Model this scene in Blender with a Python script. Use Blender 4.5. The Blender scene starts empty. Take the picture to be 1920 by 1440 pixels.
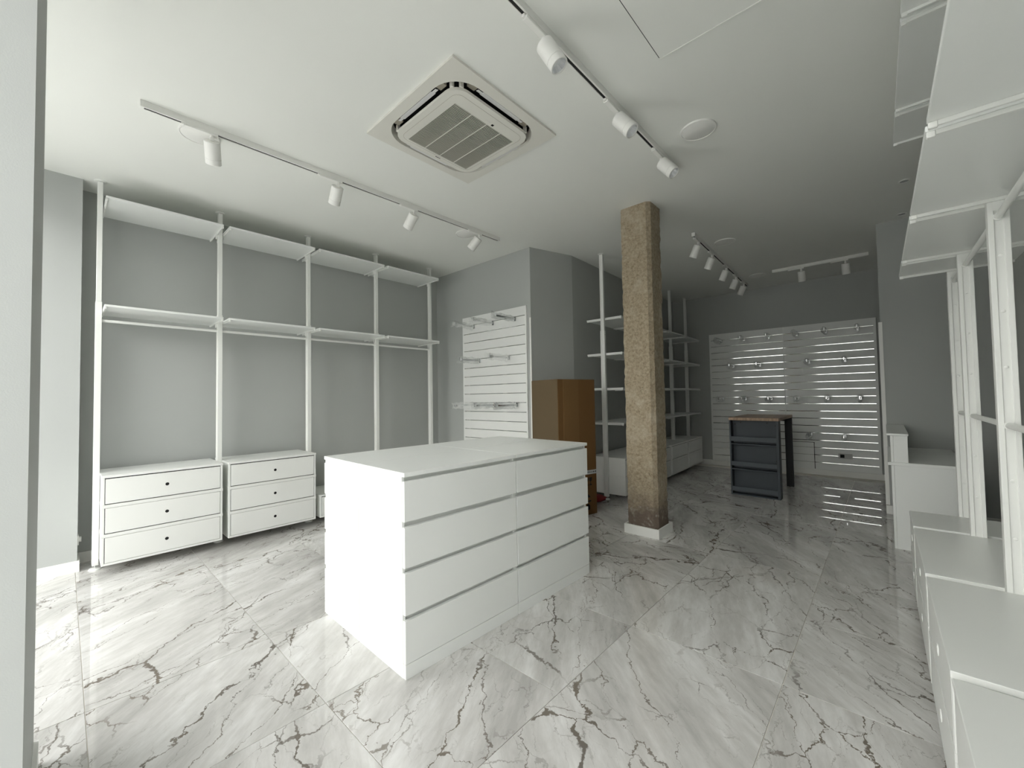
import bpy, bmesh, math, random
from mathutils import Vector, Matrix
random.seed(7)
S = bpy.context.scene
COL = S.collection
PI = math.pi
# ------------------------------------------------------------------ camera
H = 1.36812          # eye height
HC = 3.253           # ceiling height
cam_d = bpy.data.cameras.new('camera')
cam = bpy.data.objects.new('camera', cam_d)
COL.objects.link(cam)
YAW, PITCH, ROLL, FPX = math.radians(42.4074), math.radians(1.7621), math.radians(-0.9584), 768.342
fw = Vector((-math.sin(YAW)*math.cos(PITCH), math.cos(YAW)*math.cos(PITCH), math.sin(PITCH)))
rt = Vector((math.cos(YAW), math.sin(YAW), 0)); up = rt.cross(fw)
r2 = rt*math.cos(ROLL)+up*math.sin(ROLL); u2 = -rt*math.sin(ROLL)+up*math.cos(ROLL)
M = Matrix((r2, u2, -fw)).transposed().to_4x4(); M.translation = (0, 0, H)
cam.matrix_world = M
cam_d.sensor_fit = 'HORIZONTAL'; cam_d.sensor_width = 36; cam_d.lens = FPX/1920*36
cam_d.clip_start = 0.02; cam_d.clip_end = 200
S.camera = cam
# ------------------------------------------------------------------ sky, exposure
S.view_settings.view_transform = 'Standard'; S.view_settings.look = 'None'
S.view_settings.gamma = 1; S.view_settings.use_curve_mapping = False
S.view_settings.exposure = 0.06
SKY = 3.8
sun_d = bpy.data.lights.new('sun', 'SUN'); sun_d.energy = 33; sun_d.angle = math.radians(2); sun_d.color = (1, .992, .968)
sun = bpy.data.objects.new('sun', sun_d); COL.objects.link(sun); sun.location = (0, 5, 12)
sun.rotation_euler = (math.radians(-38), 0, math.radians(12))     # high sun behind the shop: lights the street and the houses opposite
w = bpy.data.worlds.new('overcast_sky'); S.world = w; w.use_nodes = True
nt = w.node_tree; nt.nodes.clear()
wo = nt.nodes.new('ShaderNodeOutputWorld'); bg = nt.nodes.new('ShaderNodeBackground')
tc = nt.nodes.new('ShaderNodeTexCoord'); sx = nt.nodes.new('ShaderNodeSeparateXYZ'); rp = nt.nodes.new('ShaderNodeValToRGB')
nt.links.new(tc.outputs['Generated'], sx.inputs[0]); nt.links.new(sx.outputs['Z'], rp.inputs[0])
rp.color_ramp.elements[0].position = 0.0; rp.color_ramp.elements[0].color = (.97, .985, .985, 1)
rp.color_ramp.elements[1].position = 0.9; rp.color_ramp.elements[1].color = (.99, 1.0, 1.0, 1)
nt.links.new(rp.outputs[0], bg.inputs['Color']); bg.inputs['Strength'].default_value = SKY
nt.links.new(bg.outputs[0], wo.inputs['Surface'])
S.cycles.use_denoising = True
try: S.cycles.denoiser = 'OPENIMAGEDENOISE'
except Exception: pass
S.cycles.max_bounces = 14; S.cycles.diffuse_bounces = 10; S.cycles.glossy_bounces = 5
S.cycles.transparent_max_bounces = 12; S.cycles.sample_clamp_indirect = 8
FRONT = -0.45        # plane of the shop front
HEAD = 3.0          # head of the shop-front openings
for (x0, x1) in ((-4.92, -2.43), (-1.72, 0.22)):      # light portals in the two openings
    ld = bpy.data.lights.new('opening_portal', 'AREA'); ld.shape = 'RECTANGLE'
    ld.size = x1-x0; ld.size_y = HEAD; ld.cycles.is_portal = True
    lo = bpy.data.objects.new('opening_portal', ld); COL.objects.link(lo)
    lo.location = ((x0+x1)/2, FRONT-.07, HEAD/2); lo.rotation_euler = (PI/2, 0, 0)   # faces +Y

# ------------------------------------------------------------------ materials
def mat(name, col, rough=.5, metal=0, spec=.5, var=0.0, scale=8, bump=0.0, bscale=200):
    m = bpy.data.materials.new(name); m.use_nodes = True
    n = m.node_tree; b = n.nodes['Principled BSDF']
    b.inputs['Roughness'].default_value = rough; b.inputs['Metallic'].default_value = metal
    b.inputs['Specular IOR Level'].default_value = spec
    t = n.nodes.new('ShaderNodeTexCoord'); ns = n.nodes.new('ShaderNodeTexNoise')
    ns.inputs['Scale'].default_value = scale; ns.inputs['Detail'].default_value = 4
    n.links.new(t.outputs['Object'], ns.inputs['Vector'])
    mx = n.nodes.new('ShaderNodeMix'); mx.data_type = 'RGBA'
    n.links.new(ns.outputs['Fac'], mx.inputs['Factor'])
    mx.inputs['A'].default_value = tuple(max(0, c*(1-var)) for c in col)+(1,)
    mx.inputs['B'].default_value = tuple(min(1, c*(1+var)) for c in col)+(1,)
    n.links.new(mx.outputs['Result'], b.inputs['Base Color'])
    if bump:
        n2 = n.nodes.new('ShaderNodeTexNoise'); n2.inputs['Scale'].default_value = bscale; n2.inputs['Detail'].default_value = 3
        n.links.new(t.outputs['Object'], n2.inputs['Vector'])
        bp = n.nodes.new('ShaderNodeBump'); bp.inputs['Strength'].default_value = bump; bp.inputs['Distance'].default_value = .002
        n.links.new(n2.outputs['Fac'], bp.inputs['Height']); n.links.new(bp.outputs['Normal'], b.inputs['Normal'])
    return m
WALL = mat('grey_wall_paint', (.425, .440, .427), .75, var=.03, scale=1.5, bump=.15, bscale=260)
PLASTER = mat('ceiling_paint', (.80, .81, .775), .85, var=.015, scale=1.2, bump=.1, bscale=260)
WHITE = mat('white_lacquer', (.80, .81, .785), .32, var=.01, scale=3)
MELA = mat('white_melamine', (.80, .815, .795), .38, var=.012, scale=4, bump=.05, bscale=500)
POSTM = mat('white_powder_coat', (.80, .81, .78), .42, var=.01)
SKIRT = mat('white_skirting', (.80, .80, .77), .4, var=.015)
SLAT = mat('white_slat_board', (.82, .83, .81), .4, var=.01)
ALU = mat('aluminium_insert', (.86, .87, .86), .07, metal=1, var=.02)
STEEL = mat('chrome_steel', (.62, .63, .63), .16, metal=1, var=.04)
DARK = mat('dark_gap', (.012, .012, .012), .8, var=.1)
HOLE = mat('dark_hole', (.008, .008, .008), .9, var=.1)
ACM = mat('warm_white_plastic', (.70, .69, .635), .45, var=.012)
ACS = mat('grille_plastic', (.46, .45, .40), .5, var=.02)
ACB = mat('beige_bracket', (.36, .33, .27), .6, var=.05)
FLAP = mat('white_vane', (.80, .80, .80), .4, var=.01)
SPOTM = mat('white_spot_paint', (.82, .82, .79), .45, var=.01, bump=.1, bscale=600)
CARD = mat('brown_cardboard', (.170, .086, .026), .85, var=.05, scale=3, bump=.12, bscale=160)  # box body; shade of the side turned from the light is in this brown
CARD_LIT = mat('lit_face_cardboard', (.120, .084, .043), .85, var=.05, scale=3, bump=.12, bscale=160)  # same cardboard, colour fitted to the light on the box's lit face
FLAPC = mat('flap_cardboard', (.195, .105, .037), .85, var=.05, scale=3, bump=.12, bscale=160)
INK = mat('black_ink', (.012, .011, .010), .8, var=.1)
TAPE = mat('white_tape', (.62, .64, .66), .35, var=.05)
RED = mat('dark_red_cloth', (.20, .010, .014), .85, var=.2, scale=14, bump=.5, bscale=60)
SLATE = mat('blue_grey_board', (.040, .050, .060), .5, var=.12, scale=6)
SLATE2 = mat('blue_grey_rail', (.062, .074, .086), .5, var=.08, scale=6)
BLACK = mat('black_steel', (.010, .011, .013), .5, var=.1)
GROUT = mat('pale_grout', (.82, .79, .73), .7, var=.05)
PAVE = mat('street_paving', (.56, .565, .55), .9, var=.10, scale=2, bump=.4, bscale=20)
GREY = mat('grey_socket_plastic', (.50, .50, .48), .5, var=.03)

def wood():
    m = bpy.data.materials.new('oak_laminate'); m.use_nodes = True; n = m.node_tree; b = n.nodes['Principled BSDF']
    t = n.nodes.new('ShaderNodeTexCoord'); mp = n.nodes.new('ShaderNodeMapping'); mp.inputs['Scale'].default_value = (24, 2, 8)
    ns = n.nodes.new('ShaderNodeTexNoise'); ns.inputs['Scale'].default_value = 1.5; ns.inputs['Detail'].default_value = 8
    r = n.nodes.new('ShaderNodeValToRGB')
    r.color_ramp.elements[0].position = .35; r.color_ramp.elements[0].color = (.26, .17, .105, 1)
    r.color_ramp.elements[1].position = .65; r.color_ramp.elements[1].color = (.43, .30, .20, 1)
    n.links.new(t.outputs['Object'], mp.inputs[0]); n.links.new(mp.outputs[0], ns.inputs['Vector'])
    n.links.new(ns.outputs['Fac'], r.inputs[0]); n.links.new(r.outputs[0], b.inputs['Base Color'])
    b.inputs['Roughness'].default_value = .45
    return m
WOOD = wood()

def marble():
    m = bpy.data.materials.new('polished_marble_porcelain'); m.use_nodes = True; n = m.node_tree; L = n.links.new
    b = n.nodes['Principled BSDF']
    N = n.nodes.new
    t = N('ShaderNodeTexCoord'); oi = N('ShaderNodeObjectInfo')
    mul = N('ShaderNodeVectorMath'); mul.operation = 'SCALE'; mul.inputs['Scale'].default_value = 1
    cmb = N('ShaderNodeCombineXYZ')
    for k, f in (('X', 37.), ('Y', 91.), ('Z', 53.)):
        q = N('ShaderNodeMath'); q.operation = 'MULTIPLY'; q.inputs[1].default_value = f
        L(oi.outputs['Random'], q.inputs[0]); L(q.outputs[0], cmb.inputs[k])
    rot = N('ShaderNodeVectorRotate'); rot.rotation_type = 'Z_AXIS'
    aa = N('ShaderNodeMath'); aa.operation = 'MULTIPLY_ADD'; aa.inputs[1].default_value = 1.1; aa.inputs[2].default_value = .25
    L(oi.outputs['Random'], aa.inputs[0]); L(aa.outputs[0], rot.inputs['Angle'])
    L(t.outputs['Object'], rot.inputs['Vector'])
    add = N('ShaderNodeVectorMath'); add.operation = 'ADD'; L(rot.outputs[0], add.inputs[0]); L(cmb.outputs[0], add.inputs[1])
    P = add.outputs[0]
    def noise(scale, detail, vec=P, rough=.55, dist=0):
        q = N('ShaderNodeTexNoise'); q.inputs['Scale'].default_value = scale; q.inputs['Detail'].default_value = detail
        q.inputs['Roughness'].default_value = rough; q.inputs['Distortion'].default_value = dist
        L(vec, q.inputs['Vector']); return q
    def math_(op, a, b_=None, c=None):
        q = N('ShaderNodeMath'); q.operation = op
        for i, v in enumerate((a, b_, c)):
            if v is None: continue
            if isinstance(v, (int, float)): q.inputs[i].default_value = v
            else: L(v, q.inputs[i])
        return q.outputs[0]
    def ramp(v, p0, p1, c0=0, c1=1):
        q = N('ShaderNodeMapRange'); q.inputs['From Min'].default_value = p0; q.inputs['From Max'].default_value = p1
        q.inputs['To Min'].default_value = c0; q.inputs['To Max'].default_value = c1; q.clamp = True
        q.interpolation_type = 'SMOOTHSTEP'
        L(v, q.inputs['Value']); return q.outputs[0]
    # stretched clouds
    st = N('ShaderNodeMapping'); st.inputs['Scale'].default_value = (.55, 2.2, 1); L(P, st.inputs[0])
    cl = noise(1.7, 8, st.outputs[0], .62)
    fine = noise(11, 6, st.outputs[0], .65)
    cc = math_('MULTIPLY_ADD', fine.outputs['Fac'], .35, math_('MULTIPLY', cl.outputs['Fac'], .75))
    base = N('ShaderNodeValToRGB'); e = base.color_ramp.elements
    e[0].position = .38; e[0].color = (.43, .42, .40, 1); e[1].position = .72; e[1].color = (.76, .755, .74, 1)
    x = base.color_ramp.elements.new(.55); x.color = (.58, .57, .55, 1)
    L(cc, base.inputs[0])
    # warped coordinates for the veins
    wn = noise(3.4, 6, P, .62)
    wv = N('ShaderNodeVectorMath'); wv.operation = 'MULTIPLY_ADD'
    L(wn.outputs['Color'], wv.inputs[0]); wv.inputs[1].default_value = (.26, .26, .26); L(P, wv.inputs[2])
    def vein(scale, width, stretch):
        mp = N('ShaderNodeMapping'); mp.inputs['Scale'].default_value = stretch; L(wv.outputs[0], mp.inputs[0])
        v = N('ShaderNodeTexVoronoi'); v.feature = 'DISTANCE_TO_EDGE'; v.inputs['Scale'].default_value = scale
        L(mp.outputs[0], v.inputs['Vector'])
        wd = noise(7, 3, P)
        wl = math_('MULTIPLY', math_('MAXIMUM', math_('SUBTRACT', wd.outputs['Fac'], .34), .02), width*2.4)
        return ramp(math_('DIVIDE', v.outputs['Distance'], wl), .45, 1.15, 1, 0)
    m1 = ramp(noise(.9, 3, P).outputs['Fac'], .36, .52)
    m2 = ramp(noise(1.5, 3, wv.outputs[0]).outputs['Fac'], .45, .60)
    m3 = ramp(noise(2.1, 2, P).outputs['Fac'], .36, .52)
    m4 = ramp(noise(2.6, 3, P).outputs['Fac'], .42, .60)
    v1 = math_('MULTIPLY', vein(.95, .015, (.55, 1.45, 1)), m1)
    v2 = math_('MULTIPLY', vein(3.8, .030, (.75, 1.3, 1)), m2)
    v3 = math_('MULTIPLY', math_('MULTIPLY', vein(1.9, .016, (.42, 1.6, 1)), m3), .8)
    v4 = math_('MULTIPLY', math_('MULTIPLY', vein(6.5, .030, (.35, 1.6, 1)), m4), .40)
    vt = math_('MINIMUM', math_('MULTIPLY', math_('ADD', v4, math_('ADD', v3, math_('ADD', v1, math_('MULTIPLY', v2, .95)))), 1.0), .95)
    vc = N('ShaderNodeMix'); vc.data_type = 'RGBA'
    L(noise(2.3, 2, P).outputs['Fac'], vc.inputs['Factor'])
    vc.inputs['A'].default_value = (.115, .108, .105, 1); vc.inputs['B'].default_value = (.20, .16, .115, 1)
    # soft halo of warm tint round the big veins
    mx = N('ShaderNodeMix'); mx.data_type = 'RGBA'; L(vt, mx.inputs['Factor']); L(base.outputs[0], mx.inputs['A']); L(vc.outputs['Result'], mx.inputs['B'])
    L(mx.outputs['Result'], b.inputs['Base Color'])
    b.inputs['Roughness'].default_value = .022; b.inputs['Specular IOR Level'].default_value = .55
    return m
MARBLE = marble()

def concrete():
    m = bpy.data.materials.new('rough_old_concrete'); m.use_nodes = True; n = m.node_tree; L = n.links.new; N = n.nodes.new
    b = n.nodes['Principled BSDF']; t = N('ShaderNodeTexCoord'); P = t.outputs['Object']
    def noise(s, d, r=.6):
        q = N('ShaderNodeTexNoise'); q.inputs['Scale'].default_value = s; q.inputs['Detail'].default_value = d; q.inputs['Roughness'].default_value = r
        L(P, q.inputs['Vector']); return q.outputs['Fac']
    def mr(v, a, c, o0, o1):
        q = N('ShaderNodeMapRange'); q.clamp = True
        for k, x in (('From Min', a), ('From Max', c), ('To Min', o0), ('To Max', o1)): q.inputs[k].default_value = x
        L(v, q.inputs['Value']); return q.outputs[0]
    def mix(f, a, c):
        q = N('ShaderNodeMix'); q.data_type = 'RGBA'; L(f, q.inputs['Factor'])
        for k, x in (('A', a), ('B', c)):
            if isinstance(x, tuple): q.inputs[k].default_value = x
            else: L(x, q.inputs[k])
        return q.outputs['Result']
    c = mix(mr(noise(38, 9, .75), .36, .64, 0, 1), (.215, .168, .108, 1), (.42, .352, .255, 1))
    c = mix(mr(noise(5, 4), .50, .72, 0, .5), c, (.50, .44, .345, 1))
    sp = N('ShaderNodeTexVoronoi'); sp.inputs['Scale'].default_value = 60; L(P, sp.inputs['Vector'])
    pit = math_ = N('ShaderNodeMath'); pit.operation = 'MULTIPLY'
    L(mr(sp.outputs['Distance'], .10, .26, 1, 0), pit.inputs[0]); L(mr(noise(9, 3), .54, .66, 0, .9), pit.inputs[1])
    c = mix(pit.outputs[0], c, (.045, .032, .02, 1))
    sep = N('ShaderNodeSeparateXYZ'); L(P, sep.inputs[0])
    lift = N('ShaderNodeMath'); lift.operation = 'MULTIPLY_ADD'; L(noise(7, 4), lift.inputs[0]); lift.inputs[1].default_value = .5; L(sep.outputs['Z'], lift.inputs[2])
    c = mix(mr(lift.outputs[0], .42, .68, .85, 0), c, (.115, .085, .07, 1))     # damp staining at the foot
    c2 = mix(mr(noise(16, 5), .55, .70, 0, 1), c, (.40, .38, .34, 1))
    low = N('ShaderNodeMath'); low.operation = 'MULTIPLY'
    c = mix(mr(lift.outputs[0], .50, .72, .75, 0), c, c2)
    L(c, b.inputs['Base Color']); b.inputs['Roughness'].default_value = .95
    bp = N('ShaderNodeBump'); bp.inputs['Strength'].default_value = .8; bp.inputs['Distance'].default_value = .0035
    hs = N('ShaderNodeMath'); hs.operation = 'SUBTRACT'; L(noise(75, 8, .7), hs.inputs[0]); L(pit.outputs[0], hs.inputs[1])
    L(hs.outputs[0], bp.inputs['Height']); L(bp.outputs['Normal'], b.inputs['Normal'])
    return m
CONC = concrete()

def film():
    m = bpy.data.materials.new('clear_crinkled_film'); m.use_nodes = True; n = m.node_tree; L = n.links.new; N = n.nodes.new
    for x in list(n.nodes):
        if x.type != 'OUTPUT_MATERIAL': n.nodes.remove(x)
    out = [x for x in n.nodes if x.type == 'OUTPUT_MATERIAL'][0]
    tr = N('ShaderNodeBsdfTransparent'); tr.inputs[0].default_value = (.95, .955, .955, 1)
    gl = N('ShaderNodeBsdfGlossy'); gl.inputs['Roughness'].default_value = .12; gl.inputs[0].default_value = (.9, .9, .9, 1)
    fr = N('ShaderNodeFresnel'); fr.inputs[0].default_value = 1.5
    ns = N('ShaderNodeTexNoise'); ns.inputs['Scale'].default_value = 60; ns.inputs['Detail'].default_value = 4
    t = N('ShaderNodeTexCoord'); L(t.outputs['Object'], ns.inputs['Vector'])
    bp = N('ShaderNodeBump'); bp.inputs['Strength'].default_value = .45; bp.inputs['Distance'].default_value = .004
    L(ns.outputs['Fac'], bp.inputs['Height']); L(bp.outputs[0], gl.inputs['Normal']); L(bp.outputs[0], fr.inputs['Normal'])
    ad = N('ShaderNodeMath'); ad.operation = 'ADD'; ad.operation = 'MULTIPLY_ADD'; ad.inputs[1].default_value = .45; ad.inputs[2].default_value = .035; ad.use_clamp = True; L(fr.outputs[0], ad.inputs[0])
    mx = N('ShaderNodeMixShader'); L(ad.outputs[0], mx.inputs[0]); L(tr.outputs[0], mx.inputs[1]); L(gl.outputs[0], mx.inputs[2])
    L(mx.outputs[0], out.inputs['Surface'])
    return m
FILM = film()

# ------------------------------------------------------------------ mesh helpers
class MB:
    def __init__(s): s.bm = bmesh.new()
    def box(s, x0, x1, y0, y1, z0, z1, bevel=0.0, seg=1, mtx=None):
        g = bmesh.ops.create_cube(s.bm, size=1)
        vs = g['verts']
        for v in vs:
            v.co = Vector(((x0+x1)/2+v.co.x*(x1-x0), (y0+y1)/2+v.co.y*(y1-y0), (z0+z1)/2+v.co.z*(z1-z0)))
        if bevel:
            es = list({e for v in vs for e in v.link_edges})
            r = bmesh.ops.bevel(s.bm, geom=es, offset=bevel, segments=seg, affect='EDGES', profile=.5)
            vs = r['verts']
        if mtx is not None:
            bmesh.ops.transform(s.bm, matrix=mtx, verts=list({v for v in vs if v.is_valid}))
        return s
    def prism(s, pts, z0, z1, mtx=None):
        a = [s.bm.verts.new((p[0], p[1], z0)) for p in pts]; b = [s.bm.verts.new((p[0], p[1], z1)) for p in pts]
        n = len(pts)
        s.bm.faces.new(a[::-1]); s.bm.faces.new(b)
        for i in range(n): s.bm.faces.new((a[i], a[(i+1) % n], b[(i+1) % n], b[i]))
        if mtx is not None: bmesh.ops.transform(s.bm, matrix=mtx, verts=a+b)
        return s
    def cyl(s, p0, p1, r, n=16, r1=None):
        p0, p1 = Vector(p0), Vector(p1); d = p1-p0
        g = bmesh.ops.create_cone(s.bm, cap_ends=True, segments=n, radius1=r, radius2=r if r1 is None else r1, depth=d.length)
        q = Vector((0, 0, 1)).rotation_difference(d.normalized()).to_matrix().to_4x4(); q.translation = (p0+p1)/2
        bmesh.ops.transform(s.bm, matrix=q, verts=g['verts'])
        return s
    def lathe(s, prof, n=24, mtx=None):
        rings = []
        for r, z in prof:
            if r < 1e-6: rings.append([s.bm.verts.new((0, 0, z))])
            else: rings.append([s.bm.verts.new((r*math.cos(2*PI*k/n), r*math.sin(2*PI*k/n), z)) for k in range(n)])
        for A, B in zip(rings, rings[1:]):
            for k in range(n):
                q = [A[k % len(A)], A[(k+1) % n % len(A)], B[(k+1) % n % len(B)], B[k % len(B)]]
                q2 = []
                for v in q:
                    if v not in q2: q2.append(v)
                if len(q2) > 2: s.bm.faces.new(q2)
        if mtx is not None: bmesh.ops.transform(s.bm, matrix=mtx, verts=[v for r in rings for v in r])
        return s
    def ring(s, outer, inner, z0, z1, both=True):
        n = len(outer)
        o0 = [s.bm.verts.new((p[0], p[1], z0)) for p in outer]; i0 = [s.bm.verts.new((p[0], p[1], z0)) for p in inner]
        o1 = [s.bm.verts.new((p[0], p[1], z1)) for p in outer]; i1 = [s.bm.verts.new((p[0], p[1], z1)) for p in inner]
        for k in range(n):
            j = (k+1) % n
            s.bm.faces.new((o0[k], i0[k], i0[j], o0[j])); s.bm.faces.new((o1[k], o1[j], i1[j], i1[k]))
            s.bm.faces.new((o0[k], o0[j], o1[j], o1[k])); s.bm.faces.new((i0[k], i1[k], i1[j], i0[j]))
        return s
    def mesh(s, name, m, smooth=False):
        bmesh.ops.recalc_face_normals(s.bm, faces=s.bm.faces)
        me = bpy.data.meshes.new(name); s.bm.to_mesh(me); s.bm.free()
        me.materials.append(m)
        if smooth:
            for p in me.polygons: p.use_smooth = True
            try: me.set_sharp_from_angle(angle=math.radians(35))
            except Exception: pass
        return me
    def build(s, name, m, parent=None, loc=(0, 0, 0), rot=(0, 0, 0), smooth=False):
        return link(name, s.mesh(name, m, smooth), parent, loc, rot)
def link(name, me, parent=None, loc=(0, 0, 0), rot=(0, 0, 0)):
    o = bpy.data.objects.new(name, me); COL.objects.link(o); o.location = loc; o.rotation_euler = rot
    if parent: o.parent = parent
    return o
def tag(o, label, cat, group=None):
    o['label'] = label; o['category'] = cat
    if group: o['group'] = group
    return o
def thing(name, label, cat, loc=(0, 0, 0), rz=0, group=None):
    o = bpy.data.objects.new(name, None); COL.objects.link(o); o.location = loc; o.rotation_euler = (0, 0, rz); o.empty_display_size = .1
    return tag(o, label, cat, group)
def dup(root, label, group=None, loc=None, rz=None):
    r = root.copy(); COL.objects.link(r)
    if loc is not None: r.location = loc
    if rz is not None: r.rotation_euler = (0, 0, rz)
    r['label'] = label
    if group: r['group'] = group
    for ch in root.children:
        c = ch.copy(); COL.objects.link(c); c.parent = r
        for g in ch.children:
            d = g.copy(); COL.objects.link(d); d.parent = c
    return r
def struct(o): o['kind'] = 'structure'; return o

# ------------------------------------------------------------------ setting
fl = struct(MB().box(-5.5, 1.72, -.7, 8.75, -.12, -.004).build('floor', GROUT))
XJ = [-5.69, -4.935, -4.18, -3.425, -2.67, -1.915, -1.16, -.405, .35, 1.105, 1.70]
YJ = [-.655+.735*k for k in range(13)]
tile_cache = {}
def tile(x0, x1, y0, y1):
    x0, x1, y0, y1 = max(x0, -5.45), min(x1, 1.69), max(y0, -.69), min(y1, 8.7)
    if x1-x0 < .03 or y1-y0 < .03: return
    k = (round(x1-x0, 3), round(y1-y0, 3))
    if k not in tile_cache:
        g = .0016
        tile_cache[k] = MB().box(-k[0]/2+g, k[0]/2-g, -k[1]/2+g, k[1]/2-g, -.004, 0, bevel=.0006).mesh('tile', MARBLE)
    link('tile', tile_cache[k], fl, ((x0+x1)/2, (y0+y1)/2, 0))
for i in range(len(XJ)-1):
    j = 0
    while j < len(YJ)-1:
        if i < 5:                                   # long tiles laid across at the window side
            if i % 2 == 0: tile(XJ[i], XJ[min(i+2, 5)], YJ[j], YJ[j+1])
            j += 1
        elif i == 6:                                # long tiles laid lengthwise down the middle
            n = 2 if j else 2
            tile(XJ[i], XJ[i+1], YJ[j], YJ[min(j+n, len(YJ)-1)]); j += n
        else:
            tile(XJ[i], XJ[i+1], YJ[j], YJ[j+1]); j += 1
pv = struct(MB().box(-30, 25, -3.4, -.7, -.30, -.05).build('pavement_outside', PAVE))

struct(MB().box(-30, 25, -13.6, -13, 4.4, 11).build('wall_across_the_street', mat('pale_render', (.64, .64, .625), .9, var=.06, scale=.4)))
struct(MB().box(-30, 25, -13.5, -12.95, -.3, 4.4).build('wall_added_dark_band', mat('light_cutting_band', (.19, .19, .185), .6, var=.25, scale=.5)))  # unseen dark band, added to keep low light off the shop's rear
struct(MB().box(-30, 25, -13, -3.4, -.34, -.18).build('pavement_road', mat('asphalt', (.11, .11, .11), .9, var=.15, scale=3, bump=.4, bscale=30)))  # unseen road, kept dark to cut low-angle light into the rear
AX, AY = -2.17, 1.895        # centre of the ceiling cassette
c = MB(); h = .418
c.box(-5.5, AX-h, -.9, 8.75, HC, HC+.3); c.box(AX+h, 1.72, -.9, 8.75, HC, HC+.3)
c.box(AX-h, AX+h, -.9, AY-h, HC, HC+.3); c.box(AX-h, AX+h, AY+h, 8.75, HC, HC+.3)
ceil = struct(c.build('ceiling', PLASTER))
hp = MB().box(-.876, -.02, 1.25, 2.232, HC-.006, HC+.02, bevel=.001).build('access_panel', PLASTER, ceil)
hb = MB().box(-.876, -.02, 2.2325, 2.2375, HC-.009, HC+.01).build('panel_lit_edge', SKIRT, ceil)  # pale strip painting in the light along the panel's far edge
hg = MB().box(-.881, -.016, 1.246, 2.232, HC-.0015, HC+.018).build('panel_gap', DARK, ceil)

def wall_seg(name, p, q, thick=.15, z1=HC+.02, z0=-.05, m=None):
    p, q = Vector(p), Vector(q); d = (q-p).normalized(); n = Vector((d.y, -d.x))*thick   # outward on the right of travel
    return struct(MB().prism([p, q, q+n, p+n], z0, z1).build(name, m or WALL))
def base_seg(name, p, q, h=.09, t=.013, parent=None):
    p, q = Vector(p), Vector(q); d = (q-p).normalized(); n = Vector((-d.y, d.x))*t
    return struct(MB().prism([p, q, q+n, p+n], 0, h).build(name, SKIRT))
# room outline (walked with the room on the left-hand side)
WL, WS, WB = -5.18, 3.95, 8.45
PC = (-3.27, WS); PD = (-3.075, 4.60); PE = (-3.20, WB)
RW = lambda y: .66-.0110*(y-2.56)
wall_seg('wall_left', (WL, WS+.0), (WL, -.75))
wall_seg('wall_slat', PC, (WL-.15, WS), thick=.10)
wall_seg('wall_chamfer', PD, PC, thick=.10)
wall_seg('wall_left_rear', PE, PD, thick=.12)
wall_seg('wall_back', (-.03, WB), (PE[0]-.2, WB))
wall_seg('wall_right_rear', (-.03, 6.21), (-.03, WB+.15))
wall_seg('wall_right_return', (1.55, 6.20), (-.03, 6.20), thick=.012)
wall_seg('wall_right', (RW(-.75), -.75), (RW(4.3), 4.3))
wall_seg('wall_alcove_near', (RW(4.3)+.14, 4.3), (1.55, 4.3), thick=.1)
wall_seg('wall_alcove_end', (1.55, 4.2), (1.55, 6.25))
# shop front behind and left of the camera: two piers and a lintel
struct(MB().box(WL, -4.92, -.75, .090, -.05, HC+.02).build('wall_front_pier_left', WALL))
struct(MB().box(-2.43, -1.72, -.62, -.062, -.05, HC+.02).build('wall_front_pier', WALL))
struct(MB().box(.22, .85, -.62, FRONT, -.05, HC+.02).build('wall_front_right', WALL))  # unseen; width set to limit the light through the right opening
struct(MB().box(WL-.1, .85, FRONT-.2, FRONT, HEAD, HC+.02).build('wall_front_lintel', WALL))
base_seg('baseboard_left', (WL, WS), (WL, .103))
base_seg('baseboard_front_pier_left', (-4.92, .09), (-4.92, -.75))
base_seg('baseboard_front_pier_left_return', (WL, .09), (-4.907, .09))
base_seg('baseboard_front_pier', (-2.43, -.062), (-1.72, -.062))
base_seg('baseboard_slat', PC, (WL+.013, WS))
def bb(name, p, q, h=.09, t=.013):      # room on the left of travel
    p, q = Vector(p), Vector(q); d = (q-p).normalized(); n = Vector((-d.y, d.x))*t
    return struct(MB().prism([p, q, q+n, p+n], 0, h).build(name, SKIRT))
bb('baseboard_chamfer', PD, PC); bb('baseboard_left_rear', PE, PD); bb('baseboard_back', (-.03, WB), (PE[0], WB), t=.05)
bb('baseboard_right_return', (1.55, 6.20), (-.045, 6.20)); bb('baseboard_right', (RW(-.4), -.4), (RW(4.3), 4.3))
# corner guards
struct(MB().box(-3.292, -3.267, WS-.003, WS+.001, .09, 2.36).build('trim_corner_left', SKIRT))
struct(MB().box(-.046, -.012, 6.193, 6.20, .10, 2.135).build('trim_corner_right', SKIRT))

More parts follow.
